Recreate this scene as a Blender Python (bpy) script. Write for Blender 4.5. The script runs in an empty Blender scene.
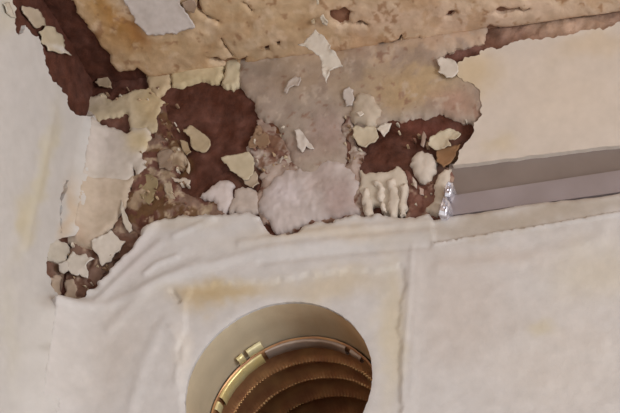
import bpy, math
import numpy as np
from mathutils import Matrix, Vector
from mathutils.geometry import delaunay_2d_cdt

# ------------------------------------------------------------------ camera, world, light, exposure
W, H, F = 620.0, 413.0, 1800.0          # picture frame and focal length in pixels
ROOM_H = 2.5                            # ceiling height (m); wall_left is x = 0, wall_back is y = 0
AZ, EL, RO = math.radians(18.2), math.radians(34.6), math.radians(3.8)
CORNER_PX, CORNER_DEPTH = (95.0, 84.0), 1.08

fwd = np.array([-math.sin(AZ) * math.cos(EL), math.cos(AZ) * math.cos(EL), math.sin(EL)])
_r = np.cross(fwd, [0, 0, 1.0]); _r /= np.linalg.norm(_r)
_u = np.cross(_r, fwd)
RIGHT = math.cos(RO) * _r + math.sin(RO) * _u
UP = -math.sin(RO) * _r + math.cos(RO) * _u
_ray = fwd + RIGHT * (CORNER_PX[0] - W / 2) / F + UP * (H / 2 - CORNER_PX[1]) / F
CAM = np.array([0, 0, ROOM_H]) - CORNER_DEPTH * _ray

scene = bpy.context.scene
col = scene.collection
cam_data = bpy.data.cameras.new('camera'); cam_data.sensor_width = 36.0
cam_data.lens = F / W * 36.0; cam_data.clip_start = 0.02
cam = bpy.data.objects.new('camera', cam_data); col.objects.link(cam)
cam.matrix_world = Matrix(((RIGHT[0], UP[0], -fwd[0], CAM[0]), (RIGHT[1], UP[1], -fwd[1], CAM[1]),
                           (RIGHT[2], UP[2], -fwd[2], CAM[2]), (0, 0, 0, 1)))
scene.camera = cam

world = bpy.data.worlds.new('room_daylight'); scene.world = world; world.use_nodes = True
world.node_tree.nodes['Background'].inputs[0].default_value = (0.97, 0.985, 1.0, 1)
world.node_tree.nodes['Background'].inputs[1].default_value = 0.70

def area_light(name, loc, target, size, power, color):
    d = bpy.data.lights.new(name, 'AREA'); d.size = size; d.energy = power; d.color = color
    o = bpy.data.objects.new(name, d); col.objects.link(o); o.location = loc
    o.rotation_euler = (Vector(target) - Vector(loc)).to_track_quat('-Z', 'Y').to_euler()
area_light('added_area_light', (2.5, -1.7, 1.3), (0.12, -.05, 2.42), 0.9, 40, (0.98, 0.985, 1.0))  # unseen area light, added and placed to brighten both walls evenly

vs = scene.view_settings
vs.view_transform = 'Standard'; vs.look = 'None'; vs.gamma = 1.0; vs.exposure = 0.1
vs.use_curve_mapping = False

# ------------------------------------------------------------------ helpers: pixels and planes
def plane_point(plane, u, v, h):
    """2D coordinates on a surface + height h towards the room -> xyz (arrays)."""
    u, v, h = np.broadcast_arrays(np.asarray(u, float), np.asarray(v, float), np.asarray(h, float))
    if plane == 'B': return np.stack([u, -h, v], -1)
    if plane == 'L': return np.stack([h, u, v], -1)
    return np.stack([u, v, ROOM_H - h], -1)

def px_to_uv(plane, pts, off=0.0):
    """pixel -> 2D point where that line of sight meets the wall / ceiling surface."""
    p = np.asarray(pts, float)
    ray = fwd + RIGHT * ((p[:, :1] - W / 2) / F) + UP * ((H / 2 - p[:, 1:2]) / F)
    if plane == 'B':
        t = (-off - CAM[1]) / ray[:, 1]; q = CAM + ray * t[:, None]; return q[:, [0, 2]]
    if plane == 'L':
        t = (off - CAM[0]) / ray[:, 0]; q = CAM + ray * t[:, None]; return q[:, [1, 2]]
    t = (ROOM_H - off - CAM[2]) / ray[:, 2]; q = CAM + ray * t[:, None]; return q[:, [0, 1]]

def uv_to_px(plane, uv, off=0.0):
    q = plane_point(plane, uv[:, 0], uv[:, 1], off) - CAM
    z = np.maximum(q @ fwd, 0.05)
    return np.stack([W / 2 + F * (q @ RIGHT) / z, H / 2 - F * (q @ UP) / z], -1)

def _hash(ix, iy, seed):
    n = (ix.astype(np.int64) * 374761393 + iy.astype(np.int64) * 668265263 + seed * 144269504) & 0x7fffffff
    n = ((n ^ (n >> 13)) * 1274126177) & 0x7fffffff
    return ((n ^ (n >> 16)) & 0xffff) / 65535.0
def vnoise(x, y, seed=0):
    ix, iy = np.floor(x), np.floor(y); fx, fy = x - ix, y - iy
    fx = fx * fx * (3 - 2 * fx); fy = fy * fy * (3 - 2 * fy)
    a, b = _hash(ix, iy, seed), _hash(ix + 1, iy, seed)
    c, d = _hash(ix, iy + 1, seed), _hash(ix + 1, iy + 1, seed)
    return (a + (b - a) * fx) * (1 - fy) + (c + (d - c) * fx) * fy
def fbm(x, y, scale, seed=0, octv=4):
    """fractal noise, roughly -1..1; scale = size of the largest feature in pixels."""
    s, amp, tot = 0.0, 1.0, 0.0
    for o in range(octv):
        s = s + amp * (vnoise(x / scale * 2 ** o + 17.3 * o, y / scale * 2 ** o - 9.1 * o, seed + o) - .5) * 2
        tot += amp; amp *= .55
    return s / tot * 1.6

def seg_dist(p, loop, closed=True):
    """distance of points p (n,2) to a polyline."""
    a = np.asarray(loop, float); b = np.roll(a, -1, 0)
    if not closed: a, b = a[:-1], b[:-1]
    out = np.full(len(p), 1e9)
    for i in range(0, len(p), 4000):
        q = p[i:i + 4000, None, :]; ab = (b - a)[None]; ap = q - a[None]
        t = np.clip((ap * ab).sum(-1) / np.maximum((ab * ab).sum(-1), 1e-12), 0, 1)
        out[i:i + 4000] = np.sqrt(((ap - ab * t[..., None]) ** 2).sum(-1).min(1))
    return out
def inside(p, loop):
    a = np.asarray(loop, float); b = np.roll(a, -1, 0); res = np.zeros(len(p), bool)
    for (x1, y1), (x2, y2) in zip(a, b):
        if y1 == y2: continue
        c = ((y1 > p[:, 1]) != (y2 > p[:, 1])) & (p[:, 0] < (x2 - x1) * (p[:, 1] - y1) / (y2 - y1) + x1)
        res ^= c
    return res

rng = np.random.default_rng(7)
def ragged(loop, amp=0.16, minlen=1.6, maxamp=2.2):
    """fractal edge: break each side of a pixel loop into small uneven steps."""
    def rec(a, b):
        d = b - a; l = math.hypot(*d)
        if l < minlen: return [a]
        if l > 250: n = np.zeros(2)
        else: n = np.array([-d[1], d[0]]) / l * np.clip(rng.normal(0, amp * l * min(1, (l / 7) ** .8)), -maxamp, maxamp)
        m = (a + b) / 2 + n
        return rec(a, m) + rec(m, b)
    out = []; L = [np.asarray(q, float) for q in loop]
    for i in range(len(L)):
        a, b = L[i], L[(i + 1) % len(L)]
        far = max(abs(a[0] - 310), abs(b[0] - 310)) > 420 or max(abs(a[1] - 206), abs(b[1] - 206)) > 330
        out += [a] if far else rec(a, b)
    return np.array(out)
def ragged_open(pts, amp=0.15):
    """same for an open line: first and last point stay, no closing side."""
    P = [np.asarray(q, float) for q in pts]; out = []
    for a, b in zip(P[:-1], P[1:]):
        seg = ragged([a, b], amp); k = int(np.argmin(((seg - b) ** 2).sum(1))); out.append(seg[:k])
    return np.concatenate(out + [np.array([P[-1]])])
def strip(pts, w):
    """thin closed loop around a polyline (a crack); w = width or list of widths."""
    p = np.asarray(pts, float); n = len(p); w = np.broadcast_to(np.asarray(w, float), (n,))
    t = np.gradient(p, axis=0); t /= np.linalg.norm(t, axis=1)[:, None]
    q = np.stack([-t[:, 1], t[:, 0]], -1) * (w / 2)[:, None]
    return [tuple(x) for x in p + q] + [tuple(x) for x in (p - q)[::-1]]

def sstep(a, b, t):
    t = np.clip((t - a) / (b - a), 0, 1); return t * t * (3 - 2 * t)
def lin(c):
    c = np.asarray(c, float) / 255.0
    return np.where(c <= .04045, c / 12.92, ((c + .055) / 1.055) ** 2.4)
def stains(base, blobs, seed=1, vary=6, mottle=()):
    """colour field (sRGB in, linear out) in pixel space: base + soft irregular stains of their own shape.
    blob = (x, y, rx, ry, angle_deg, (r,g,b), strength)"""
    def f(x, y):
        wx = x + 7 * fbm(x, y, 30, seed) + 2.0 * fbm(x, y, 8, seed + 9); wy = y + 7 * fbm(x, y, 30, seed + 5) + 2.0 * fbm(x, y, 8, seed + 3)
        c = np.ones((len(x), 3)) * np.asarray(base, float)
        for (bx, by, rx, ry, an, cc, st) in blobs:
            a = math.radians(an); dx, dy = wx - bx, wy - by
            e = ((dx * math.cos(a) + dy * math.sin(a)) / rx) ** 2 + ((-dx * math.sin(a) + dy * math.cos(a)) / ry) ** 2
            k = st * np.exp(-e ** 1.3)
            c = c + (np.asarray(cc, float) - c) * k[:, None]
        for (cc, sc, th, soft, st) in mottle:             # patches with a shape of their own
            k = st * sstep(th, th + soft, fbm(wx, wy, sc, seed + 31 + int(cc[0])))
            c = c + (np.asarray(cc, float) - c) * k[:, None]
        c = c + vary * (fbm(x, y, 12, seed + 20) + .5 * fbm(x, y, 4, seed + 25, 2))[:, None] * np.array([1, 1, 1.1])
        return lin(np.clip(c, 4, 250))
    return f

# ------------------------------------------------------------------ materials
def nodes_of(name):
    m = bpy.data.materials.new(name); m.use_nodes = True
    return m, m.node_tree.nodes, m.node_tree.links, m.node_tree.nodes['Principled BSDF']
def aged(name, rough, bump, fine=900.0, coarse=120.0, contrast=.16, spec=.3):
    """plaster / paint: stain colours of the piece broken up by grain and a fine relief."""
    m, N, L, bs = nodes_of(name)
    at = N.new('ShaderNodeAttribute'); at.attribute_name = 'stain_colour'
    geo = N.new('ShaderNodeNewGeometry')
    n1 = N.new('ShaderNodeTexNoise'); n1.inputs['Scale'].default_value = coarse; n1.inputs['Detail'].default_value = 6
    n2 = N.new('ShaderNodeTexNoise'); n2.inputs['Scale'].default_value = fine; n2.inputs['Detail'].default_value = 3
    for n in (n1, n2): L.new(geo.outputs['Position'], n.inputs['Vector'])
    mr = N.new('ShaderNodeMapRange'); mr.inputs['From Min'].default_value = .3; mr.inputs['From Max'].default_value = .7
    mr.inputs['To Min'].default_value = 1 - contrast; mr.inputs['To Max'].default_value = 1 + contrast
    mr.clamp = False
    L.new(n1.outputs['Fac'], mr.inputs['Value'])
    mx = N.new('ShaderNodeMix'); mx.data_type = 'RGBA'; mx.blend_type = 'MULTIPLY'; mx.inputs[0].default_value = 1
    L.new(at.outputs['Color'], mx.inputs[6]); L.new(mr.outputs[0], mx.inputs[7])
    L.new(mx.outputs[2], bs.inputs['Base Color'])
    ad = N.new('ShaderNodeMath'); ad.operation = 'MULTIPLY_ADD'; ad.inputs[1].default_value = .35
    L.new(n2.outputs['Fac'], ad.inputs[0]); L.new(n1.outputs['Fac'], ad.inputs[2])
    b = N.new('ShaderNodeBump'); b.inputs['Strength'].default_value = bump; b.inputs['Distance'].default_value = .002
    L.new(ad.outputs[0], b.inputs['Height']); L.new(b.outputs[0], bs.inputs['Normal'])
    bs.inputs['Roughness'].default_value = rough; bs.inputs['Specular IOR Level'].default_value = spec
    return m
M_SUB = aged('exposed_brown_substrate', .85, .55, contrast=.28, spec=.2)
M_PLASTER = aged('old_plaster', .8, .10, contrast=.045)
M_SKIM = aged('stained_skim_coat', .75, .3, contrast=.10)
M_PAINT = aged('flaking_paint', .6, .04, contrast=.03)

def metal(name, c1, c2, rough, scale=60.0, metallic=1.0, bump=.1):
    m, N, L, bs = nodes_of(name)
    geo = N.new('ShaderNodeNewGeometry')
    n = N.new('ShaderNodeTexNoise'); n.inputs['Scale'].default_value = scale; n.inputs['Detail'].default_value = 5
    L.new(geo.outputs['Position'], n.inputs['Vector'])
    r = N.new('ShaderNodeValToRGB'); r.color_ramp.elements[0].position = .35; r.color_ramp.elements[1].position = .68
    r.color_ramp.elements[0].color = (*lin(c1), 1); r.color_ramp.elements[1].color = (*lin(c2), 1)
    L.new(n.outputs['Fac'], r.inputs[0]); L.new(r.outputs[0], bs.inputs['Base Color'])
    b = N.new('ShaderNodeBump'); b.inputs['Strength'].default_value = bump; b.inputs['Distance'].default_value = .001
    L.new(n.outputs['Fac'], b.inputs['Height']); L.new(b.outputs[0], bs.inputs['Normal'])
    bs.inputs['Metallic'].default_value = metallic; bs.inputs['Roughness'].default_value = rough
    return m
M_DUCT = metal('tarnished_brown_foil', (160, 112, 80), (194, 148, 102), .36, 90, .5)
M_GOLD = metal('brassy_band', (228, 206, 142), (250, 240, 196), .32, 60, .4)  # brassy gold, paled so the collar's highlight is in the colour
M_SEAM = metal('gold_brown_seam', (176, 128, 84), (222, 184, 128), .35, 200, .5)  # lighter gold-brown than the duct wall
M_SILVER = metal('dull_band', (158, 134, 118), (200, 182, 168), .36, 60, .55)
M_RAIL = metal('grey_rail', (128, 114, 107), (138, 124, 117), .5, 40, .1, .03)
M_RAIL2 = metal('grey_rail_lip', (146, 134, 134), (158, 146, 148), .45, 40, .1, .03)
M_CHROME = metal('glint_tin', (190, 184, 192), (245, 243, 250), .2, 400, .6, .3)  # light, less metallic colour carries the glint of the end clips
M_FLOOR = metal('floor_screed', (170, 160, 150), (186, 176, 165), .7, 6, 0)

# ------------------------------------------------------------------ helpers: building pieces
def finish(name, verts, faces, mat, parent=None, smooth=True, colours=None):
    me = bpy.data.meshes.new(name)
    me.from_pydata([tuple(map(float, v)) for v in verts], [], [tuple(map(int, f)) for f in faces])
    if smooth: me.polygons.foreach_set('use_smooth', [True] * len(me.polygons))
    if colours is not None:
        a = me.color_attributes.new('stain_colour', 'FLOAT_COLOR', 'POINT')
        c = np.ones((len(verts), 4), np.float32); c[:, :3] = colours
        a.data.foreach_set('color', c.ravel())
    me.materials.append(mat); me.update()
    o = bpy.data.objects.new(name, me); col.objects.link(o)
    if parent is not None: o.parent = parent
    return o

PLANE_N = {'B': np.array([0, -1.0, 0]), 'L': np.array([1.0, 0, 0]), 'C': np.array([0, 0, -1.0])}
def piece(name, plane, mat, outline, height, colour, parent=None, holes=(), step=2.0, off=0.0, window=None,
          sheet=None, depth=.002, world_loops=False, rag=.16, uv_holes=()):
    """A layer, lump or flake with real thickness on one of the room's surfaces.
    outline/holes: pixel loops; height(x, y, d) -> metres above the surface (x, y pixels, d pixels to the edge);
    sheet = thickness of a free sheet (flake), else the sides run down to -depth."""
    loops_px = []
    for k, lp in enumerate([outline] + list(holes)):
        loops_px.append(ragged(lp, rag) if rag else np.asarray(lp, float))
    loops_uv = [px_to_uv(plane, l, off) if not (world_loops and k == 0) else np.asarray(outline, float)
                for k, l in enumerate(loops_px)]
    if world_loops: loops_px[0] = uv_to_px(plane, loops_uv[0], off)
    for l in uv_holes:
        loops_uv.append(np.asarray(l, float)); loops_px.append(uv_to_px(plane, loops_uv[-1], off))
    o = loops_px[0]
    x0, y0, x1, y1 = window or (-14, -14, W + 14, H + 14)
    x0, y0 = max(x0, o[:, 0].min()), max(y0, o[:, 1].min()); x1, y1 = min(x1, o[:, 0].max()), min(y1, o[:, 1].max())
    gx, gy = np.meshgrid(np.arange(x0, x1, step), np.arange(y0, y1, step))
    g = np.stack([gx.ravel(), gy.ravel()], -1); g = g + rng.uniform(-.3, .3, g.shape) * step
    guv = px_to_uv(plane, g, off)
    ok = inside(guv, loops_uv[0])
    for l in loops_uv[1:]: ok &= ~inside(guv, l)
    g, guv = g[ok], guv[ok]
    near = [l if len(l) < 4000 else l[::2] for l in loops_px]
    d = np.full(len(g), 1e9)
    for l in near: d = np.minimum(d, seg_dist(g, l))
    ok = d > .5 * step; g, guv, d = g[ok], guv[ok], d[ok]
    nb = sum(len(l) for l in loops_uv)
    P = np.concatenate(loops_uv + [guv]); PX = np.concatenate(loops_px + [g]); D = np.concatenate([np.zeros(nb), d])
    edges = []; s = 0
    for l in loops_uv:
        edges += [(s + i, s + (i + 1) % len(l)) for i in range(len(l))]; s += len(l)
    org = P.mean(0); K = 1000.0
    vco, ve, vf, ov, oe, of = delaunay_2d_cdt([Vector(((p - org) * K).tolist()) for p in P], edges, [], 0, 1e-4)
    V = np.array([tuple(v) for v in vco]) / K + org
    T = np.array([f for f in vf if len(f) == 3], int)
    cen = V[T].mean(1); ok = inside(cen, loops_uv[0])
    for l in loops_uv[1:]: ok &= ~inside(cen, l)
    T = T[ok]
    VX = uv_to_px(plane, V, off); VD = np.zeros(len(V)); idx = np.array([o_[0] if len(o_) else -1 for o_ in ov])
    VD[idx >= 0] = D[idx[idx >= 0]]
    h = height(VX[:, 0], VX[:, 1], VD)
    h = np.broadcast_to(np.asarray(h, float), (len(V),)).copy()
    top = plane_point(plane, V[:, 0], V[:, 1], h)
    nrm = np.cross(top[T[:, 1]] - top[T[:, 0]], top[T[:, 2]] - top[T[:, 0]])
    flip = (nrm @ PLANE_N[plane]) < 0; T[flip] = T[flip][:, ::-1]
    C = colour(VX[:, 0], VX[:, 1])
    # boundary edges
    from collections import Counter
    he = set()
    for t in T.tolist():
        for a, b in ((t[0], t[1]), (t[1], t[2]), (t[2], t[0])): he.add((a, b))
    bnd = [(a, b) for (a, b) in he if (b, a) not in he]
    bv = sorted({i for e in bnd for i in e}); n = len(V)
    if sheet:
        low = plane_point(plane, V[:, 0], V[:, 1], h - sheet)
        verts = np.concatenate([top, low]); faces = T.tolist() + (T[:, ::-1] + n).tolist()
        faces += [(b, a, a + n, b + n) for a, b in bnd]; cc = np.concatenate([C, C])
        ob = finish(name, verts, faces, mat, parent, True, cc)
    else:
        m = {v: n + i for i, v in enumerate(bv)}; m2 = {v: n + len(bv) + i for i, v in enumerate(bv)}
        low = plane_point(plane, V[bv, 0], V[bv, 1], np.minimum(-depth, h[bv] - depth))
        verts = np.concatenate([top, top[bv], low])
        faces = T.tolist() + [(m[b], m[a], m2[a], m2[b]) for a, b in bnd]
        ob = finish(name, verts, faces, mat, parent, True, np.concatenate([C, C[bv], C[bv]]))
    return ob

def ridge(x, y, pts, w, hgt):
    p = np.stack([x, y], -1); d = np.full(len(x), 1e9)
    p0 = np.asarray(pts, float)
    m = (x > p0[:, 0].min() - 4 * w) & (x < p0[:, 0].max() + 4 * w) & (y > p0[:, 1].min() - 4 * w) & (y < p0[:, 1].max() + 4 * w)
    if m.any(): d[m] = seg_dist(p[m], p0, False)
    return hgt * np.exp(-(d / w) ** 2)
def structure(o, label, cat):
    o['kind'] = 'structure'; o['label'] = label; o['category'] = cat; return o

# ------------------------------------------------------------------ the hole (shared by wall and plaster)
MM = .001
PL_T = 9 * MM                                              # thickness of the lower plaster coat
HC = px_to_uv('B', [(276.5, 384)], PL_T)[0]; HR = .0497
def circle(r, n=140, wob=0.0):
    a = np.linspace(0, 2 * math.pi, n, endpoint=False)
    rr = r + wob * np.array([rng.normal() for _ in a])
    return np.stack([HC[0] + rr * np.cos(a), HC[1] + rr * np.sin(a)], -1)
HOLE_RIM = circle(HR, 200, .00013)

# ------------------------------------------------------------------ back wall
BROWN = (88, 53, 42)
sub_back_col = stains(BROWN, [
    (165, 152, 12, 16, 0, (126, 100, 82), .9), (180, 168, 9, 10, 0, (104, 76, 44), .9), (150, 188, 12, 14, 0, (128, 108, 78), .9),
    (140, 210, 10, 14, 0, (120, 96, 72), .8), (172, 118, 14, 18, 30, (120, 84, 74), .6), (275, 135, 9, 16, 0, (126, 88, 60), .9),
    (347, 136, 9, 22, 0, (132, 98, 84), .9), (358, 190, 12, 22, 0, (142, 112, 104), .9), (448, 158, 12, 10, 0, (140, 98, 62), 1.),
    (420, 196, 14, 12, 0, (118, 78, 66), .7), (250, 175, 14, 12, 0, (122, 92, 76), .7), (100, 265, 22, 22, 0, (120, 92, 80), .8),
    (430, 130, 26, 8, 10, (112, 66, 56), .7), (185, 205, 30, 10, 0, (126, 98, 84), .6), (120, 120, 20, 12, 0, (122, 88, 76), .7),
    (465, 52, 24, 8, -12, (128, 92, 84), .8), (570, 22, 80, 26, -8, (190, 160, 138), .97),
    (520, 190, 90, 40, 0, (150, 138, 126), .9)], 3, 12)
def sub_back_h(x, y, d):
    rec = (x > 446) & (y > 160 - (x - 450) * .13) & (y < 240 - (x - 450) * .13)
    return (1.3 * fbm(x, y, 22, 40) + .7 * fbm(x, y, 6, 41) - .8 - np.where(rec, 7, 0)) * MM
wall_back = piece('wall_back', 'B', M_SUB, [(-.02, 0), (1.7, 0), (1.7, ROOM_H + .02), (-.02, ROOM_H + .02)], sub_back_h, sub_back_col,
                  step=2.2, window=(50, -10, 634, 312), world_loops=True, rag=0, uv_holes=[circle(HR + .004, 90)], depth=.02)
structure(wall_back, 'damaged wall below the ceiling edge, with a round duct hole and crumbling brown patch', 'wall')

# lower plaster coat -------------------------------------------------
def px(plane, u, v, off=0.0): return tuple(uv_to_px(plane, np.array([[u, v]], float), off)[0])
FR = 38 * MM                                               # radius of the smeared inner corner
def fillet(s, R=FR):
    s = np.maximum(s, 0); f = R - np.sqrt(np.maximum(R ** 2 - np.maximum(R - s, 0) ** 2, 0))
    return np.where(s < .2 * R, .2 * R + s, f)             # past the meeting line it dips behind the other wall
R2 = 14 * MM
def upper_k(y): return sstep(110, 124, y) * (1 - sstep(228, 244, y))
def corner_k(y): return sstep(294, 312, y)
plate = [(176, 460), (180, 340), (184, 300), (189, 288), (250, 280), (330, 271), (399, 263), (405, 272), (402, 340), (397, 460)]
plate_r = ragged(plate, .1)
ridges = [([(139, 229), (165, 219), (213, 218)], 3.0, 1.2), ([(145, 273), (158, 263), (176, 257)], 3.0, 1.2),
          ([(174, 236), (213, 219)], 3.0, .9), ([(86, 293), (104, 276), (137, 246), (152, 226)], 4.5, 2.0),
          ([(98, 300), (128, 270), (160, 243)], 4, 1.0), ([(110, 330), (150, 285), (200, 262)], 6, 1.0),
          ([(60, 312), (110, 305), (165, 278), (260, 250), (430, 232)], 5, 1.1), ([(240, 243), (330, 231), (428, 222)], 4, 1.0),
          ([(260, 262), (350, 252), (428, 246)], 3.5, -.8), ([(172, 291), (178, 300)], 2.5, -2.0),
          ([(412, 246), (409, 300), (404, 360), (401, 430)], 3, .6), ([(418, 250), (414, 330), (408, 430)], 6, .4),
          ([(170, 330), (184, 345), (178, 380)], 5, 1.2), ([(130, 413), (145, 360), (165, 320)], 6, .8),
          ([(262, 216), (268, 229), (290, 232)], 2.0, -1.5), ([(434, 243), (520, 229), (634, 211)], 2.0, .9),
          ([(440, 268), (520, 262), (600, 240)], 8, .8), ([(520, 330), (560, 345), (600, 350)], 12, .8)]
def low_h(x, y, d):
    q = np.stack([x, y], -1)
    h = np.full(len(x), 9.0)
    fr = (x > -40) & (x < 660) & (y > 180) & (y < 460)
    for p, w, a in ridges: h = h + ridge(x, y, p, w, a)
    ins = inside(q, plate_r); dd = np.zeros(len(x)); dd[fr] = seg_dist(q[fr], plate_r)
    h = h - 1.2 * sstep(-2.0, 3.5, np.where(ins, dd, -dd))
    # recessed band right of the step at x = 430
    band = (x > 431 + (y - 213) * .12) & (y < 243 - (x - 434) * .172)
    h = h - np.where(band, 1.6, 0)
    h = h + .4 * fbm(x, y * 1.6 + x * .3, 60, 60, 3) + .08 * fbm(x, y, 9, 61)
    edge = np.where(fr, np.minimum(d, 6) / 6, 1)
    h = h * (1 - np.where(y > 290, .06, .3) * (1 - edge) ** 2)
    uv = px_to_uv('B', q, PL_T); s = uv[:, 0]
    f = fillet(s - 2.2 * MM) / MM; k = corner_k(y)
    return (h + np.where(s < 2 * FR, f * k, 0)) * MM
low_col = stains((206, 201, 199), [
    (225, 291, 48, 12, -6, (192, 168, 126), .75), (200, 300, 20, 12, 0, (186, 160, 118), .5), (330, 285, 50, 16, -6, (204, 190, 168), .8), (390, 330, 14, 70, 0, (208, 196, 172), .8),
    (330, 232, 90, 10, -6, (206, 192, 174), .7), (178, 350, 10, 30, 0, (220, 212, 204), .8), (135, 260, 30, 20, -40, (196, 186, 184), .7),
    (180, 225, 50, 8, -10, (192, 180, 166), .6), (115, 350, 30, 60, 20, (198, 187, 178), .5), (60, 370, 40, 60, 0, (204, 197, 192), .7),
    (460, 310, 50, 60, 0, (200, 189, 182), .7), (560, 360, 70, 60, 0, (210, 202, 196), .8), (545, 325, 16, 8, 0, (202, 192, 170), .7),
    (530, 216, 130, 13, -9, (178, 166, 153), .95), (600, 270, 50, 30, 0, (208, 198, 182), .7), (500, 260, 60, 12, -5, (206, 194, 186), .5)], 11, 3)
LB0 = px('B', 0.0, 2.05)
low_outline = [(62, 303), (80, 302), (88, 292), (96, 280), (108, 268), (120, 256), (132, 246), (136, 238), (140, 229), (152, 221), (168, 217),
               (186, 213), (204, 211), (226, 212), (244, 209), (258, 214), (266, 228), (276, 233), (291, 231), (311, 221), (337, 216),
               (363, 214), (382, 213), (408, 214), (428, 211), (432, 216), (447, 213), (500, 205), (560, 196), (634, 186)]
low_uv = px_to_uv('B', np.concatenate([ragged_open(low_outline[:26], .14)[:-1], ragged_open(low_outline[25:], .02)]), PL_T)
far_right = [(1.7, low_uv[-1][1] + .02), (1.7, 0), (0, 0)]
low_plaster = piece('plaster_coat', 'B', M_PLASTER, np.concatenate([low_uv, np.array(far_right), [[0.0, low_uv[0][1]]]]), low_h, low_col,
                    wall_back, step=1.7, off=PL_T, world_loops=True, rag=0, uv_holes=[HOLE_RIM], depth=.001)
low_plaster['label'] = 'cream hand-smeared plaster coat around the round hole'
# lining of the hole
def lathe(name, prof, mat, parent, n=160, a0=0.0, a1=2 * math.pi, wob=None, colours=None, cap=False, bend=None):
    """revolve (depth, radius) pairs about the hole's axis."""
    full = abs(a1 - a0 - 2 * math.pi) < 1e-6
    A = np.linspace(a0, a1, n, endpoint=not full); V = []; Fc = []
    for k, (dp, r) in enumerate(prof):
        rr = np.full(n, r) + (wob(dp, A, k) if wob else 0)
        b = bend(dp) if bend else (0, 0)
        V.append(np.stack([HC[0] + b[0] + rr * np.cos(A), np.full(n, dp), HC[1] + b[1] + rr * np.sin(A)], -1))
    m = len(prof)
    for k in range(m - 1):
        for i in range(n if full else n - 1):
            j = (i + 1) % n; Fc.append((k * n + i, (k + 1) * n + i, (k + 1) * n + j, k * n + j))
    V = np.concatenate(V)
    if cap: Fc.append(tuple((m - 1) * n + i for i in range(n)))
    c = None if colours is None else colours(V)
    return finish(name, V, Fc, mat, parent, True, c)
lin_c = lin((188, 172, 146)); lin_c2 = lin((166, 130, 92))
def lining_col(V):  # shading and reflected colour painted in, browner towards the right
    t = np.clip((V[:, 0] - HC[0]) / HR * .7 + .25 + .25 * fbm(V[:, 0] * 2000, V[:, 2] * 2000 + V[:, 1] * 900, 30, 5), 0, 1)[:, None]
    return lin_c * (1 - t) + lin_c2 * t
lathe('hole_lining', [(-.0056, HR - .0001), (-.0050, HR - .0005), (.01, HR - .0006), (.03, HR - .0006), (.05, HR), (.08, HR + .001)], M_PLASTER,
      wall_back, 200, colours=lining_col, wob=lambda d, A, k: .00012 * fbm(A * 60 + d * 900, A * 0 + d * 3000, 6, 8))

# cream paint right of the damage -----------------------------------
def paint_h(t, curl=0, seed=0, w=3.0):
    return lambda x, y, d: (t + .1 * fbm(x, y, 60, seed) + .03 * fbm(x, y, 9, seed + 4) + curl * np.exp(-d / w) * np.clip(.5 + fbm(x, y, 14, seed + 7), 0, 1.4)) * MM
UR_T = 4 * MM
ur_col = stains((210, 198, 187), [(470, 75, 26, 26, 0, (206, 184, 150), .8), (500, 140, 14, 8, 0, (206, 188, 156), .5), (560, 90, 60, 40, 0, (214, 200, 186), .8),
                                  (590, 45, 40, 12, -10, (206, 186, 160), .6)], 21, 3)
ur_edge = [(634, 143), (560, 152), (500, 159), (452, 165), (458, 156), (462, 148), (471, 136), (478, 120), (482, 106), (480, 95), (474, 84),
           (462, 78), (456, 70), (458, 62), (473, 56), (485, 49), (507, 45), (542, 39), (574, 34), (603, 30), (620, 21), (634, 18)]
ur_uv = px_to_uv('B', np.concatenate([ragged_open(ur_edge[:4], .012)[:-1], ragged_open(ur_edge[3:], .15)]), UR_T)
ur = piece('paint_coat', 'B', M_PAINT, np.concatenate([ur_uv, [[1.7, ur_uv[-1][1] + .012], [1.7, ur_uv[0][1] + .01]]]),
           paint_h(3.6, .35, 22, 3), ur_col, wall_back, step=2.0, off=UR_T, world_loops=True, rag=0, depth=.001)
ur['label'] = 'sound cream paint above the grey rail'

# pinkish grey skim patch + tan patch in the middle of the damage ------
def dome(t, w, seed=0, amp=.5, sc=14, base=.25):
    def f(x, y, d):
        k = np.clip(d / w, 0, 1)
        return (base + t * np.sqrt(1 - (1 - k) ** 2) + amp * fbm(x, y, sc, seed) * k) * MM
    return f
skim_col = stains((166, 150, 137), [(300, 85, 60, 14, -6, (176, 152, 130), .7), (410, 85, 55, 24, 0, (186, 158, 122), .9), (455, 104, 24, 16, 0, (176, 140, 122), .8),
                                    (270, 100, 20, 20, 0, (164, 146, 134), .7), (330, 135, 20, 22, 0, (164, 140, 132), .7), (300, 150, 22, 14, 0, (170, 148, 138), .7), (365, 112, 18, 16, 0, (184, 160, 136), .8),
                                    (440, 72, 18, 10, 0, (188, 164, 128), .7), (370, 50, 100, 13, -7, (188, 160, 132), .85), (455, 36, 50, 13, -8, (198, 168, 144), .9)], 31, 6, [((152, 132, 120), 18, .2, .3, .5), ((196, 178, 162), 10, .45, .25, .55), ((140, 104, 86), 7, .6, .2, .6)])
skim = piece('skim_patch', 'B', M_SKIM, [(238, 78), (240, 55), (300, 48), (360, 40), (410, 32), (450, 26), (486, 22), (484, 42), (470, 45), (455, 46), (444, 53), (440, 60), (446, 74), (462, 70), (484, 82), (492, 98), (490, 112), (476, 124),
              (462, 122), (452, 118), (443, 112), (428, 117), (414, 117), (396, 119), (380, 124), (356, 127), (350, 118), (343, 116), (342, 132), (346, 152), (348, 172), (318, 180), (300, 176), (290, 164), (284, 140), (278, 128),
              (262, 118), (254, 104), (244, 92)], dome(3, 12, 33, .5, 20, .2), skim_col, wall_back, step=1.8, off=.002)
skim['label'] = 'pinkish grey and tan skim coat patch'

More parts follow.
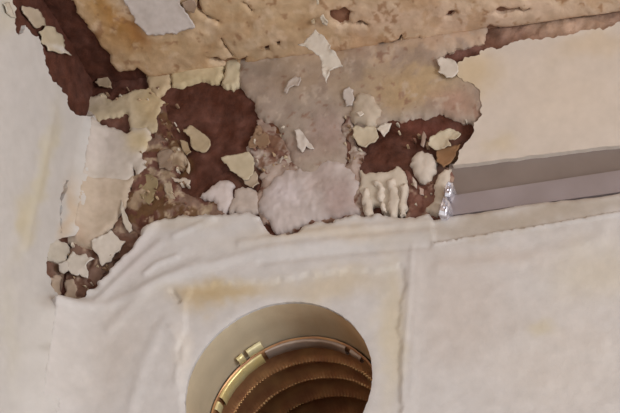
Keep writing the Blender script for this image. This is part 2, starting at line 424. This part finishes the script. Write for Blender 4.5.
# ------------------------------------------------------------------ left wall
sub_left_col = stains(BROWN, [(60, 20, 14, 40, 30, (104, 64, 54), .5), (60, 270, 14, 22, 0, (150, 126, 108), .9), (62, 215, 8, 40, 0, (116, 88, 70), .7)], 51, 10)
wall_left = piece('wall_left', 'L', M_SUB, [(-1.8, 0), (.02, 0), (.02, ROOM_H + .02), (-1.8, ROOM_H + .02)], lambda x, y, d: (.9 * fbm(x, y, 24, 70) + .5 * fbm(x, y, 7, 71) - .6) * MM,
                  sub_left_col, step=2.2, window=(-10, -14, 100, 312), world_loops=True, rag=0, depth=.02)
structure(wall_left, 'pale wall on the left with paint peeling from its top edge', 'wall')
LT = 2.2 * MM
def left_h(x, y, d):
    q = np.stack([x, y], -1); uv = px_to_uv('L', q, LT); s = -uv[:, 0]
    f = fillet(s - PL_T) / MM; k = corner_k(y)
    h = 2.2 + .4 * fbm(x * 1.4, y, 50, 81, 3) + .06 * fbm(x, y, 8, 82) + .3 * np.exp(-d / 3) * np.clip(.5 + fbm(x, y, 14, 83), 0, 1.4)
    h = h + ridge(x, y, [(54, 110), (40, 180), (26, 250)], 4, .8)
    h = h + np.where(s < 2 * R2, fillet(s - 2 * MM, R2) / MM * upper_k(y), 0)
    return (h + np.where(s < 2 * FR, f * k, 0)) * MM
left_col = stains((204, 199, 195), [(69, 212, 6, 30, 6, (200, 180, 158), .9), (44, 170, 7, 60, 12, (206, 196, 168), .7), (24, 225, 10, 30, 12, (206, 192, 156), .6), (20, 100, 30, 60, 0, (206, 202, 200), .6), (12, 10, 12, 20, 30, (204, 196, 180), .8),
                                    (30, 330, 40, 60, 0, (200, 194, 188), .6), (40, 345, 5, 6, 0, (178, 170, 160), .5), (10, 330, 10, 60, 0, (206, 200, 188), .6)], 52, 3)
cA = lambda y: 95 - (y - 84) * .1575
left_edge = [(2, -30), (6, -14), (12, 0), (16, 9), (14, 24), (18, 35), (23, 33), (25, 25), (34, 36), (43, 47), (45, 56), (48, 73), (53, 82), (62, 88), (68, 96), (70, 109), (77, 115), (cA(116), 116), (cA(150), 150), (cA(181), 181), (cA(236), 236),
             (62, 238), (50, 244), (47, 258), (46, 267), (51, 279), (54, 291), (58, 301)]
l_uv = px_to_uv('L', np.concatenate([ragged_open(left_edge[:18], .14)[:-1], ragged_open(left_edge[17:21], .01)[:-1], ragged_open(left_edge[20:], .14)]), LT)
left_paint = piece('paint_coat', 'L', M_PAINT, np.concatenate([l_uv, [[0, l_uv[-1][1] - .002], [0, 0], [-1.8, 0], [-1.8, ROOM_H - .003], [l_uv[0][0] - .02, ROOM_H - .003]]]), left_h, left_col,
                   wall_left, uv_holes=[px_to_uv('L', ragged(strip([(68, 180), (63, 194), (61, 212), (62, 233)], [2.5, 3.5, 2.5, 2]), .1), LT)], step=1.9, off=LT, world_loops=True, rag=0, depth=.001)
left_paint['label'] = 'cool white paint on the left wall'

# ------------------------------------------------------------------ ceiling
sub_ceil_col = stains(BROWN, [(340, 18, 16, 12, 0, (148, 107, 84), .95), (230, 62, 30, 10, 0, (146, 114, 88), .95), (400, 48, 40, 14, 0, (159, 122, 97), .95), (210, 20, 20, 20, 0, (144, 110, 82), .9),
                              (270, 58, 14, 10, 0, (118, 77, 68), .9), (490, 34, 40, 14, 0, (156, 120, 97), .95), (540, 12, 60, 12, 0, (159, 124, 101), .95), (226, 50, 14, 12, 0, (122, 88, 66), .9)], 91, 10)
ceiling = piece('ceiling', 'C', M_SUB, [(-.02, -1.8), (1.7, -1.8), (1.7, .02), (-.02, .02)], lambda x, y, d: (.7 * fbm(x, y, 20, 95) + .4 * fbm(x, y, 6, 96) - .5) * MM, sub_ceil_col,
                step=2.2, window=(30, -14, 634, 90), world_loops=True, rag=0, depth=.02)
structure(ceiling, 'water-stained tan ceiling with cracked, peeling paint', 'ceiling')
CT = 3 * MM
ceil_col = stains((201, 172, 139), [(112, 26, 15, 50, -38, (186, 144, 90), .9), (140, 34, 26, 9, 50, (150, 100, 52), .95), (118, 18, 9, 40, -36, (176, 128, 70), .8), (160, 52, 40, 12, 0, (195, 161, 119), .8), (135, 62, 22, 12, 0, (201, 174, 143), .8), (220, 15, 30, 20, 0, (190, 161, 123), .7),
                                    (250, 40, 40, 20, 0, (199, 172, 139), .7), (300, 20, 40, 22, 0, (195, 163, 123), .8), (290, 62, 14, 8, 0, (159, 124, 93), .8), (365, 36, 26, 16, 0, (186, 150, 121), .85), (345, 52, 20, 8, 0, (173, 135, 108), .8), (400, 15, 60, 16, 0, (209, 178, 156), .85),
                                    (500, 15, 80, 14, -8, (214, 184, 159), .8), (420, 60, 40, 10, 0, (203, 178, 156), .8), (590, 5, 50, 12, 0, (218, 195, 172), .7), (470, 30, 40, 10, 0, (201, 167, 145), .7), (480, 10, 150, 36, 0, (212, 186, 164), .6), (300, 20, 160, 60, 0, (206, 178, 146), .3)], 61, 8,
                  [((176, 136, 96), 24, .2, .35, .35), ((222, 198, 172), 15, .35, .25, .45), ((150, 110, 78), 9, .55, .2, .6)])
def ceil_h(x, y, d):
    return (3 + .7 * fbm(x, y, 26, 101) + .3 * fbm(x, y, 8, 102) - 1.2 * (1 - np.clip(d / 3, 0, 1)) ** 2) * MM
cl = lambda x: 84 - (x - 95) * .1290
ceil_edge = [(60, -22), (69, 0), (78, 16), (89, 31), (100, 48), (110, 61), (115, 70), (127, 73), (137, 69)]
c_uv = px_to_uv('C', ragged_open(ceil_edge, .13), CT)
c_holes = [[(208, 60), (225, 62), (247, 58), (244, 65), (226, 67)], [(330, 12), (345, 9), (352, 14), (350, 24), (340, 27), (331, 21)],
           strip([(199, -6), (201, 14), (208, 19), (219, 23)], [2, 2, 3, 1.5]), strip([(221, 40), (226, 49), (233, 58)], [1.5, 2.2, 1.5]),
           [(264, 49), (269, 47), (270, 52), (265, 53)], [(260, 62), (267, 60), (273, 62), (268, 65), (262, 65)], [(276, 44), (280, 43), (280, 47), (277, 47)],
           strip([(378, 46), (395, 44), (402, 38), (404, 43), (420, 39)], [1.5, 3, 4, 3, 1.5]), strip([(355, 26), (362, 24), (368, 27)], [1.5, 3, 1.5]),
           [(480, 31), (490, 27), (500, 29), (497, 35), (484, 36)], strip([(495, 13), (515, 11), (530, 10)], [1, 2.4, 1]), strip([(445, 18), (455, 13)], [1.2, 2]),
           strip([(243, 4), (252, 12)], [1, 1.6])]
ceil_coat = piece('plaster_coat', 'C', M_SKIM, np.concatenate([c_uv, [[c_uv[-1][0] + .004, -.001], [1.7, -.001], [1.7, -1.8], [c_uv[0][0] * 1.0 + .0, -1.8]]]), ceil_h, ceil_col, ceiling,
                  holes=[], uv_holes=[px_to_uv('C', ragged(h, .12), CT) for h in c_holes], step=1.8, off=CT, world_loops=True, rag=0, depth=.001)
ceil_coat['label'] = 'tan water-stained plaster on the ceiling'

# ------------------------------------------------------------------ rest of the room
fl = finish('floor', [(0, -1.8, 0), (1.7, -1.8, 0), (1.7, 0, 0), (0, 0, 0), (0, -1.8, -.1), (1.7, -1.8, -.1), (1.7, 0, -.1), (0, 0, -.1)],
            [(0, 1, 2, 3), (7, 6, 5, 4), (0, 4, 5, 1), (1, 5, 6, 2), (2, 6, 7, 3), (3, 7, 4, 0)], M_FLOOR, None, False)
structure(fl, 'plain grey screed floor of the room', 'floor')

# crumbling grey-brown undercoat around the hollow
def crumble(pts, c, mott, seed, t=1.6, w=5):
    return piece('crumbling_undercoat', 'B', M_SKIM, pts, lambda x, y, d: (.1 + t * np.clip(d / w, 0, 1) ** .6 + .8 * fbm(x, y, 14, seed) + .6 * fbm(x, y, 6, seed + 1)) * MM,
                 stains(c, [], seed, 10, mott), wall_back, step=1.5, off=.001, rag=.22)
crumble([(158, 96), (168, 102), (166, 114), (170, 128), (178, 140), (186, 157), (179, 170), (176, 182), (184, 192), (196, 197), (206, 200), (222, 203), (226, 216), (200, 218), (160, 224), (140, 236), (126, 230), (126, 200), (132, 176), (140, 158), (148, 140), (156, 128), (158, 110)],
        (132, 106, 92), [((168, 146, 120), 16, .15, .25, .8), ((104, 74, 48), 13, .1, .25, .9), ((98, 60, 50), 11, .2, .2, .85), ((190, 170, 146), 8, .45, .2, .8)], 310)
crumble([(256, 120), (262, 116), (276, 126), (286, 142), (292, 158), (344, 164), (350, 150), (342, 132), (342, 112), (352, 116), (356, 128), (356, 144), (366, 152), (362, 160), (360, 172), (366, 186), (366, 214), (330, 222), (290, 234), (262, 224), (254, 200), (262, 182), (256, 166), (246, 152), (252, 140)],
        (160, 138, 126), [((184, 166, 156), 18, .1, .3, .8), ((126, 92, 74), 13, .2, .25, .9), ((110, 72, 60), 9, .35, .2, .8), ((200, 186, 174), 8, .45, .2, .8)], 330)
crumble([(404, 170), (412, 176), (420, 184), (434, 184), (440, 172), (448, 166), (452, 170), (446, 214), (404, 216), (402, 190)],
        (128, 90, 78), [((176, 150, 132), 10, .2, .25, .8), ((104, 64, 54), 9, .1, .2, .8)], 350)
crumble([(66, 184), (62, 200), (62, 236), (72, 246), (66, 262), (62, 300), (80, 304), (92, 286), (110, 268), (130, 250), (138, 232), (126, 214), (112, 230), (92, 246), (74, 240), (68, 226), (68, 196)],
        (132, 104, 90), [((108, 76, 62), 12, 0, .3, .9), ((178, 156, 136), 9, .35, .2, .8)], 370, 1.0)

# ------------------------------------------------------------------ flakes and lumps
def flat_col(c, seed, vary=5): return stains(c, [], seed, vary)
SEED = [200]
def muted(c): c = np.asarray(c, float); return c * .8 + .2 * c.mean() * np.array([1.04, 1.0, .97])
def flake(parent, plane, pts, c, t=.8, curl=1.2, lift=.8, name='paint_flake', mat=None, label=None, off=None, w=3.0, blobs=()):
    SEED[0] += 3; s = SEED[0]
    P = np.asarray(pts, float); cx, cy = P.mean(0); ang = rng.uniform(0, 6.28); R = np.ptp(P, 0).max() / 2 + 1
    def h(x, y, d):
        tilt = ((x - cx) * math.cos(ang) + (y - cy) * math.sin(ang)) / R
        return (lift + t + .5 * tilt * curl * .5 + .22 * fbm(x, y, 10, s) + curl * np.exp(-d / w) * np.clip(.35 + fbm(x, y, 12, s + 1), 0, 1.3)) * MM
    o = piece(name, plane, mat or M_PAINT, pts, h, stains(muted(c), blobs, s, 8), parent, step=1.3, off=off if off is not None else lift * MM, sheet=t * MM, rag=.12 if R > 9 else .05)
    if label: o['label'] = label
    return o
def lump(parent, plane, pts, c, t=4, w=5, amp=.7, sc=10, name='plaster_lump', label=None, off=.002, blobs=(), rag=.16):
    SEED[0] += 3; s = SEED[0]
    hf = dome(t * .55, w * 1.3, s, amp * .8, sc)
    if name == 'paint_plate':                              # runs smoothly into the left wall
        hf = lambda x, y, d, g=hf: g(x, y, d) + fillet(px_to_uv('B', np.stack([x, y], -1), .002)[:, 0] - 2.2 * MM, R2) * upper_k(y) * (x < 120)
    o = piece(name, plane, M_PLASTER, pts, hf, stains(muted(c), blobs, s, 9), parent, step=1.3, off=off, rag=rag)
    if label: o['label'] = label
    return o
CREAM = (204, 188, 164); WHITE = (212, 204, 196); LILAC = (196, 182, 178); BEIGE = (196, 176, 146); TAN = (176, 150, 116)

# along the ceiling / left wall edge
flake(wall_left, 'L', [(21, 6), (30, 8), (39, 13), (44, 19), (45, 26), (38, 28), (28, 19)], (190, 172, 148))
flake(wall_left, 'L', [(38, 32), (44, 26), (50, 27), (57, 33), (62, 36), (63, 45), (69, 56), (60, 54), (47, 51), (40, 42)], (198, 182, 152), blobs=[(57, 53, 14, 4, 15, (222, 214, 206), .9)])
flake(wall_left, 'L', [(2, 4), (8, 2), (12, 10), (16, 18), (11, 17), (5, 12)], (206, 196, 178), off=.003, lift=2.4)
flake(wall_back, 'B', [(93, 79), (96, 73), (100, 71), (106, 74), (110, 85), (104, 84), (97, 83)], (178, 152, 122), off=.006, lift=2, name='plaster_flake')
flake(wall_back, 'B', [(77, 76), (81, 75), (82, 81), (78, 83)], (150, 122, 102), off=.004, name='plaster_flake')
# crumbling ledge of plaster under the ceiling edge
lump(wall_back, 'B', [(138, 68), (150, 62), (158, 62), (168, 60), (172, 70), (170, 86), (166, 88), (160, 94), (156, 97), (151, 91), (147, 82)], (196, 170, 132), 4, 3, name='plaster_ledge')
lump(wall_back, 'B', [(170, 62), (182, 61), (192, 60), (204, 58), (215, 58), (224, 58), (225, 78), (216, 83), (206, 81), (196, 82), (186, 84), (177, 87), (171, 86)], (200, 178, 136), 5, 3, name='plaster_ledge')
lump(wall_back, 'B', [(222, 58), (238, 56), (240, 70), (240, 79), (238, 85), (232, 89), (226, 88), (220, 83), (223, 78)], (206, 188, 152), 5, 3, name='plaster_ledge')
# beige crust left of the brown hollow
lump(wall_back, 'B', [(82, 99), (92, 95), (103, 91), (106, 97), (112, 99), (118, 95), (126, 92), (137, 88), (148, 86), (156, 92), (164, 100), (161, 110), (159, 120), (157, 131), (150, 131), (146, 128), (136, 130), (128, 128), (127, 113), (112, 117),
             (98, 120), (94, 118), (84, 116), (77, 108)], (196, 176, 142), 3, 3, .6, name='plaster_crust', blobs=[(90, 103, 14, 10, 0, (196, 178, 156), .9), (150, 100, 14, 14, 0, (192, 168, 128), .8)])
lump(wall_back, 'B', [(72, 108), (84, 109), (94, 111), (97, 122), (101, 125), (110, 126), (114, 126), (126, 132), (130, 125), (146, 125), (151, 136), (147, 146), (141, 154), (143, 158), (148, 160), (147, 168), (141, 176), (135, 174), (132, 166), (130, 178), (127, 186), (122, 184),
             (108, 183), (92, 182), (70, 184), (62, 181), (62, 160), (66, 135)], (200, 188, 176), 3.4, 4, .5, 24, name='paint_plate', label='smooth off-white plaster plate by the left corner',
     blobs=[(140, 140, 14, 10, 20, (200, 180, 142), .9), (100, 150, 30, 20, 0, (198, 186, 178), .7)])
lump(wall_back, 'B', [(60, 184), (62, 177), (100, 176), (120, 177), (128, 178), (133, 174), (134, 182), (127, 192), (127, 203), (118, 213), (112, 226), (104, 233), (98, 239), (92, 247), (84, 246), (70, 243), (58, 238), (58, 225), (58, 206)], (200, 180, 158), 3.2, 3.5, .5, 20,
     name='paint_plate', label='beige pink plaster plate above the star-shaped flake', blobs=[(75, 232, 10, 8, 0, (190, 164, 144), .7)])
flake(wall_back, 'B', [(122, 200), (125, 211), (129, 221), (133, 231), (130, 234), (125, 226), (122, 214)], (212, 200, 184), lift=2.2)
flake(wall_back, 'B', [(92, 241), (103, 236), (111, 231), (117, 237), (126, 242), (121, 251), (111, 262), (102, 266), (98, 255)], (214, 204, 192), lift=2.5, label='star-shaped white paint flake')
lump(wall_back, 'B', [(73, 244), (84, 247), (92, 249), (94, 243), (88, 240), (80, 240)], (188, 164, 142), 2, 3)
flake(wall_back, 'B', [(73, 252), (80, 256), (86, 254), (95, 260), (87, 266), (88, 279), (80, 275), (72, 275), (66, 265)], (214, 205, 194), lift=2.5)
flake(wall_left, 'L', [(55, 264), (63, 261), (66, 266), (69, 268), (63, 274), (58, 271)], (210, 200, 188), lift=2)
lump(wall_left, 'L', [(49, 245), (60, 238), (70, 243), (74, 252), (68, 262), (56, 261), (48, 262)], (202, 192, 176), 2, 3)
lump(wall_back, 'B', [(64, 278), (72, 276), (77, 284), (76, 298), (70, 304), (62, 302)], (184, 160, 138), 3, 3)
lump(wall_left, 'L', [(52, 278), (58, 275), (65, 278), (63, 303), (58, 302), (55, 290)], (180, 156, 134), 3, 3)
# brown hollow
flake(wall_back, 'B', [(184, 133), (190, 126), (196, 129), (202, 134), (211, 142), (210, 148), (202, 153), (193, 149), (191, 139)], (186, 164, 130), lift=1.5)
flake(wall_back, 'B', [(181, 142), (188, 143), (190, 150), (192, 153), (188, 157), (183, 151)], (168, 142, 106))
flake(wall_back, 'B', [(222, 159), (234, 156), (246, 153), (254, 161), (254, 170), (244, 181), (238, 176), (231, 172), (225, 165)], (196, 180, 150), lift=1.8)
flake(wall_back, 'B', [(244, 181), (250, 174), (256, 172), (260, 185), (254, 190), (248, 186)], (178, 158, 134))
flake(wall_back, 'B', [(251, 139), (256, 130), (260, 126), (266, 134), (271, 143), (264, 151), (250, 150)], (156, 122, 94))
flake(wall_back, 'B', [(166, 150), (174, 152), (177, 164), (170, 172), (160, 170), (158, 158)], (150, 126, 106), name='plaster_flake')
flake(wall_back, 'B', [(141, 178), (150, 175), (158, 180), (157, 192), (151, 206), (143, 203), (138, 192)], (152, 130, 92), name='plaster_flake', lift=1)
flake(wall_back, 'B', [(172, 178), (180, 180), (191, 181), (190, 184), (180, 183)], (200, 184, 166), curl=2)
flake(wall_back, 'B', [(188, 160), (191, 166), (190, 176), (188, 174), (189, 167)], (196, 176, 150), curl=2)
flake(wall_back, 'B', [(164, 182), (169, 181), (173, 190), (176, 200), (170, 199)], (178, 158, 132))
lump(wall_back, 'B', [(198, 196), (205, 191), (211, 184), (219, 179), (228, 179), (234, 184), (233, 198), (227, 209), (224, 214), (218, 212), (216, 203), (208, 199)], LILAC, 5, 5, .5, label='smooth lilac-white lump of filler')
lump(wall_back, 'B', [(234, 188), (242, 185), (255, 189), (260, 200), (258, 212), (240, 213), (228, 212), (230, 202)], (190, 174, 164), 4, 5, .6)
lump(wall_back, 'B', [(257, 202), (262, 190), (270, 182), (282, 173), (292, 168), (304, 170), (318, 164), (334, 160), (348, 166), (356, 178), (358, 192), (356, 204), (361, 214), (340, 219), (322, 221), (309, 223), (296, 230), (284, 232), (272, 229), (262, 216)], (192, 178, 174), 8, 11, 1.2, 15,
     label='large lilac-grey mound of filler', blobs=[(285, 192, 22, 18, -20, (200, 188, 188), .9), (342, 200, 16, 18, 0, (164, 142, 136), .8), (325, 180, 16, 12, 0, (180, 162, 156), .7)])
lump(wall_back, 'B', [(262, 160), (272, 156), (284, 160), (288, 168), (276, 176), (264, 184), (258, 176)], (176, 156, 144), 3, 4)
flake(wall_back, 'B', [(283, 158), (292, 162), (300, 168), (290, 170), (280, 168)], (186, 170, 156))
# on the grey skim patch
flake(wall_back, 'B', [(284, 92), (288, 82), (295, 76), (301, 78), (299, 86), (290, 88), (287, 94)], (200, 186, 176), off=.005, lift=3.8)
flake(wall_back, 'B', [(344, 89), (349, 86), (353, 89), (354, 98), (352, 105), (346, 106), (343, 98)], (200, 188, 180), off=.005, lift=3.8)
flake(wall_back, 'B', [(294, 130), (299, 129), (304, 135), (309, 142), (314, 148), (306, 146), (302, 152), (297, 141)], (206, 194, 184), off=.005, lift=3.8)
lump(wall_back, 'B', [(350, 104), (356, 96), (364, 93), (374, 96), (381, 106), (382, 118), (377, 126), (364, 127), (354, 124), (350, 114)], (190, 172, 150), 9.5, 6, .5)
flake(wall_back, 'B', [(356, 112), (361, 110), (364, 114), (360, 117)], (218, 206, 190), off=.008, lift=6.5)
flake(wall_back, 'B', [(353, 129), (357, 127), (368, 128), (376, 128), (378, 134), (376, 143), (366, 149), (358, 145), (353, 137)], (200, 184, 156), lift=2.5)
flake(wall_back, 'B', [(377, 130), (384, 125), (392, 124), (389, 132), (384, 137)], (214, 202, 188), lift=2.5)
# right end of the hollow
lump(wall_back, 'B', [(358, 170), (361, 168), (366, 173), (376, 172), (387, 171), (396, 165), (404, 170), (408, 180), (404, 192), (406, 207), (401, 214), (392, 215), (384, 214), (380, 205), (375, 204), (371, 209), (368, 214), (362, 211), (364, 198), (358, 187)], (204, 190, 172), 5, 4, .3, 9, label='ribbed tooth-like plaster clump')
for pts in ([(361, 186), (367, 184), (370, 196), (371, 210), (366, 214), (363, 204)], [(372, 176), (379, 178), (383, 192), (385, 208), (380, 206), (375, 190)],
            [(385, 176), (393, 174), (396, 190), (395, 212), (389, 213), (387, 194)], [(397, 180), (404, 178), (404, 194), (403, 210), (398, 212)]):
    lump(wall_back, 'B', pts, (208, 194, 178), 3.5, 3, .3, off=.008, name='plaster_tooth')
    o = bpy.context.scene.collection.objects[-1]; o.location.y = -.0035
lump(wall_back, 'B', [(409, 164), (411, 157), (416, 152), (428, 151), (434, 157), (436, 169), (431, 179), (424, 183), (416, 176)], (204, 190, 176), 6, 6, .5, label='rounded off-white plaster knob')
flake(wall_back, 'B', [(428, 145), (431, 139), (437, 135), (451, 131), (462, 137), (456, 142), (449, 140), (452, 148), (438, 150)], (208, 192, 164), lift=3.5, curl=2)
flake(wall_back, 'B', [(413, 178), (417, 183), (417, 190), (414, 187)], (200, 182, 166), lift=2)
flake(wall_back, 'B', [(420, 189), (424, 190), (424, 196), (420, 195)], (190, 160, 146), lift=2)
flake(wall_back, 'B', [(424, 132), (427, 138), (424, 148), (421, 146), (422, 138)], (176, 150, 134), lift=2)
lump(wall_back, 'B', [(434, 184), (437, 175), (444, 168), (452, 166), (450, 180), (446, 198), (442, 213), (430, 214), (424, 212), (430, 204), (434, 196)], (200, 184, 166), 6, 4, .5)
flake(wall_back, 'B', [(437, 60), (440, 56), (447, 57), (456, 62), (458, 70), (452, 76), (446, 77), (438, 72)], (210, 198, 184), off=.006, lift=4.5)
flake(wall_back, 'B', [(437, 151), (448, 148), (461, 146), (456, 157), (450, 165), (444, 169), (437, 163)], (150, 106, 68), lift=1.2, name='plaster_flake')
# ceiling
flake(ceiling, 'C', [(118, -4), (132, 16), (140, 28), (147, 36), (158, 36), (169, 34), (184, 31), (195, 28), (190, 20), (185, 13), (180, 0), (179, -6)], (210, 199, 193), t=.8, curl=.5, off=.005, lift=3.6, name='paint_patch', label='lilac-white scrap of old ceiling paint')
flake(ceiling, 'B', [(298, 45), (306, 36), (314, 27), (322, 34), (327, 40), (331, 50), (338, 57), (343, 66), (333, 67), (329, 76), (326, 82), (323, 73), (321, 62), (319, 55), (309, 50)], (212, 202, 188), off=.036, lift=34, curl=2.2, label='bow-tie shaped hanging paint flake')
flake(ceiling, 'C', [(320, 17), (323, 15), (328, 22), (327, 27), (322, 24)], (216, 204, 184), off=.006, lift=4.2)
flake(ceiling, 'C', [(316, -3), (318, -3), (319, 4), (317, 6)], (212, 196, 170), off=.006, lift=4.2)
flake(ceiling, 'C', [(311, 22), (314, 20), (315, 25), (312, 26)], (204, 182, 146), off=.006, lift=4)
flake(ceiling, 'C', [(182, 3), (192, 0), (197, 6), (194, 14), (186, 12)], (170, 142, 120), off=.005, lift=3.6)

# loose crumbs too small to pick apart
def crumbs(parent, plane, regions, cols, off=.0022):
    V, Fc, C = [], [], []
    for (x0, y0, x1, y1, n) in regions:
        for _ in range(n):
            c = np.array([rng.uniform(x0, x1), rng.uniform(y0, y1)]); r = rng.uniform(.8, 2.3); k = 6
            a = np.sort(rng.uniform(0, 6.28, k)); ring = c + np.stack([np.cos(a), np.sin(a) * .8], -1) * (r * rng.uniform(.6, 1.2, k))[:, None]
            uv = px_to_uv(plane, np.concatenate([ring, [c]]), off); b = len(V); hh = off + rng.uniform(.0004, .0016)
            V += plane_point(plane, uv[:k, 0], uv[:k, 1], -.001).tolist() + plane_point(plane, uv[:k, 0], uv[:k, 1], hh * .8).tolist() + plane_point(plane, uv[k:, 0], uv[k:, 1], hh).tolist()
            for i in range(k):
                j = (i + 1) % k; Fc += [(b + i, b + j, b + k + j, b + k + i), (b + k + i, b + k + j, b + 2 * k)]
            C += [lin(np.clip(np.array(cols[rng.integers(len(cols))]) + rng.normal(0, 8), 20, 240))] * (2 * k + 1)
    o = finish('plaster_crumbs', V, Fc, M_PLASTER, parent, False, np.array(C)); o['kind'] = 'stuff'
crumbs(wall_back, 'B', [(160, 104, 186, 150, 14), (140, 150, 190, 208, 26), (254, 122, 290, 178, 22), (342, 108, 364, 165, 14), (398, 122, 438, 150, 10), (404, 176, 436, 210, 8), (66, 244, 124, 290, 22), (100, 86, 160, 100, 10), (466, 84, 482, 124, 6)],
       [(196, 178, 152), (208, 196, 180), (150, 122, 98), (176, 150, 120), (120, 84, 68)])

# ------------------------------------------------------------------ grey rail set into the wall
rail = bpy.data.objects.new('metal_rail', None); col.objects.link(rail)
rail['label'] = 'grey metal rail running right between cream paint and lower plaster'; rail['category'] = 'rail'
def rail_strip(name, mat, top, bot, y_top, y_bot, parent, back=.004):
    """flat bar along the wall: its two long edges follow pixel points on the wall."""
    a = px_to_uv('B', top, -y_top); b = px_to_uv('B', bot, -y_bot)
    ea = a[-1] + (a[-1] - a[0]) / (a[-1][0] - a[0][0]) * (1.69 - a[-1][0]); eb = b[-1] + (b[-1] - b[0]) / (b[-1][0] - b[0][0]) * (1.69 - b[-1][0])
    A = [a[0], ea]; B = [b[0], eb]; V = []; Fc = []
    for u, w in zip(A, B):
        V += [(u[0], y_top, u[1]), (w[0], y_bot, w[1]), (w[0], y_bot + back, w[1]), (u[0], y_top + back, u[1])]
    Fc = [(0, 1, 5, 4), (1, 2, 6, 5), (2, 3, 7, 6), (3, 0, 4, 7), (3, 2, 1, 0), (4, 5, 6, 7)]
    return finish(name, V, Fc, mat, parent, False)
rail_strip('upper_flange', M_RAIL, [(449, 164), (634, 141)], [(450, 197), (634, 169)], -.0012, .0015, rail)
rail_strip('lower_flange', M_RAIL2, [(449, 196), (634, 168)], [(446, 216), (634, 190)], -.0042, -.0030, rail, .005)
def tab(pts, off):
    u = px_to_uv('B', pts, off); c = u.mean(0); V = []; Fc = []; n = len(u)
    for k, (s, hh) in enumerate(((1.0, -.001), (1.0, off), (.7, off + .0012), (.3, off + .0004))):
        for i, p in enumerate(u):
            q = c + (p - c) * s; V.append((q[0], -(hh + (.0008 if i % 2 else 0)), q[1]))
    for k in range(3):
        for i in range(n): j = (i + 1) % n; Fc.append((k * n + j, k * n + i, (k + 1) * n + i, (k + 1) * n + j))
    Fc.append(tuple(3 * n + i for i in range(n))[::-1])
    o = finish('end_clip', V, Fc, M_CHROME, rail, False); o['label'] = 'shiny crumpled metal end clip'
tab([(446, 184), (449, 182), (453, 183), (453, 190), (450, 197), (445, 197), (444, 190)], .0095)
tab([(443, 197), (447, 198), (450, 203), (449, 209), (446, 216), (439, 215), (440, 206)], .0110)

# ------------------------------------------------------------------ flexible duct inside the hole
duct = bpy.data.objects.new('flexible_duct', None); col.objects.link(duct)
duct['label'] = 'brown foil ribbed flexible duct inside the round hole'; duct['category'] = 'duct'
D0 = .0262; DR = HR - .0018
prof = [(D0, DR), (D0 + .0005, DR - .001), (D0 + .0040, DR - .0014)]
PITCH = .0165; ribs = []; seams = []
dp = D0 + .0106 - .0060
for k in range(14):
    prof += [(dp, DR - .0012), (dp + .0040, DR - .0004), (dp + .0100, DR - .0006), (dp + .0140, DR - .0016), (dp + .0152, DR - .0028), (dp + .0158, DR - .0032), (dp + .0164, DR - .0030), (dp + .0172, DR - .0016)]
    ribs += [len(prof) - 4, len(prof) - 3, len(prof) - 2]
    seams.append(dp + .0150); dp += PITCH
prof += [(dp, DR)]
rs = set(ribs)
def light_bend(d):                                                # bend added so the deep upper wall catches light
    o = 2.6 * max(d - D0 - .01, 0) ** 2
    return (.5 * o, -.85 * o)
def serr(d, A, k):
    w = .0003 * np.sin(A * 3 + d * 400) + .0003 * fbm(A * 40, A * 0 + d * 5000, 8, 3)
    return w + (.0004 * np.sin(A * 150 + d * 900) if k in rs else 0)
lathe('duct_wall', prof, M_DUCT, duct, 900, wob=serr, cap=True, bend=light_bend)  # unseen end cap added to keep world light out of the duct
def band(name, mat, a0, a1, d0, d1, r, n=40):
    w = lambda d, A, k: .0002 * fbm(A * 300, A * 0 + d * 2000, 9, 4)
    return lathe(name, [(d0, r + .0012), (d0, r), (d0 + .0006, r - .0007), ((d0 + d1) / 2, r - .0011), (d1 - .0006, r - .0007), (d1, r), (d1, r + .0012)], mat, duct, n, math.radians(a0), math.radians(a1), w)
b = band('collar_band', M_GOLD, 119, 160, D0 + .0006, D0 + .0095, DR - .0018); b['label'] = 'pale gold section of the duct collar'
b = band('collar_band', M_SILVER, 58, 116, D0 + .0006, D0 + .0085, DR - .0016, 60); b['label'] = 'dull silver section of the duct collar'
band('collar_band', M_GOLD, 163, 169, D0 + .0006, D0 + .0080, DR - .0016, 8)
band('collar_band', M_SILVER, 44, 54, D0 + .001, D0 + .0060, DR - .0016, 12)
for a, l in ((121, 5.5), (132, 2.5)):
    band('foil_tab', M_GOLD, a - l, a + l, D0 - .0075, D0 - .0015, DR - .0012, 10)

def teeth(d, A, k):
    return np.where(np.sin(A * 150 + d * 700) > 0, 0.0, .0009) + .0002 * fbm(A * 200, A * 0 + d * 4000, 8, 14)
for d in seams[:8]:
    lathe('rib_seam', [(d, DR - .0012), (d + .0002, DR - .0034), (d + .0009, DR - .0036), (d + .0012, DR - .0012)], M_SEAM, duct, 1200, wob=lambda dd, A, k: teeth(dd, A, k) if k in (1, 2) else 0, bend=light_bend)
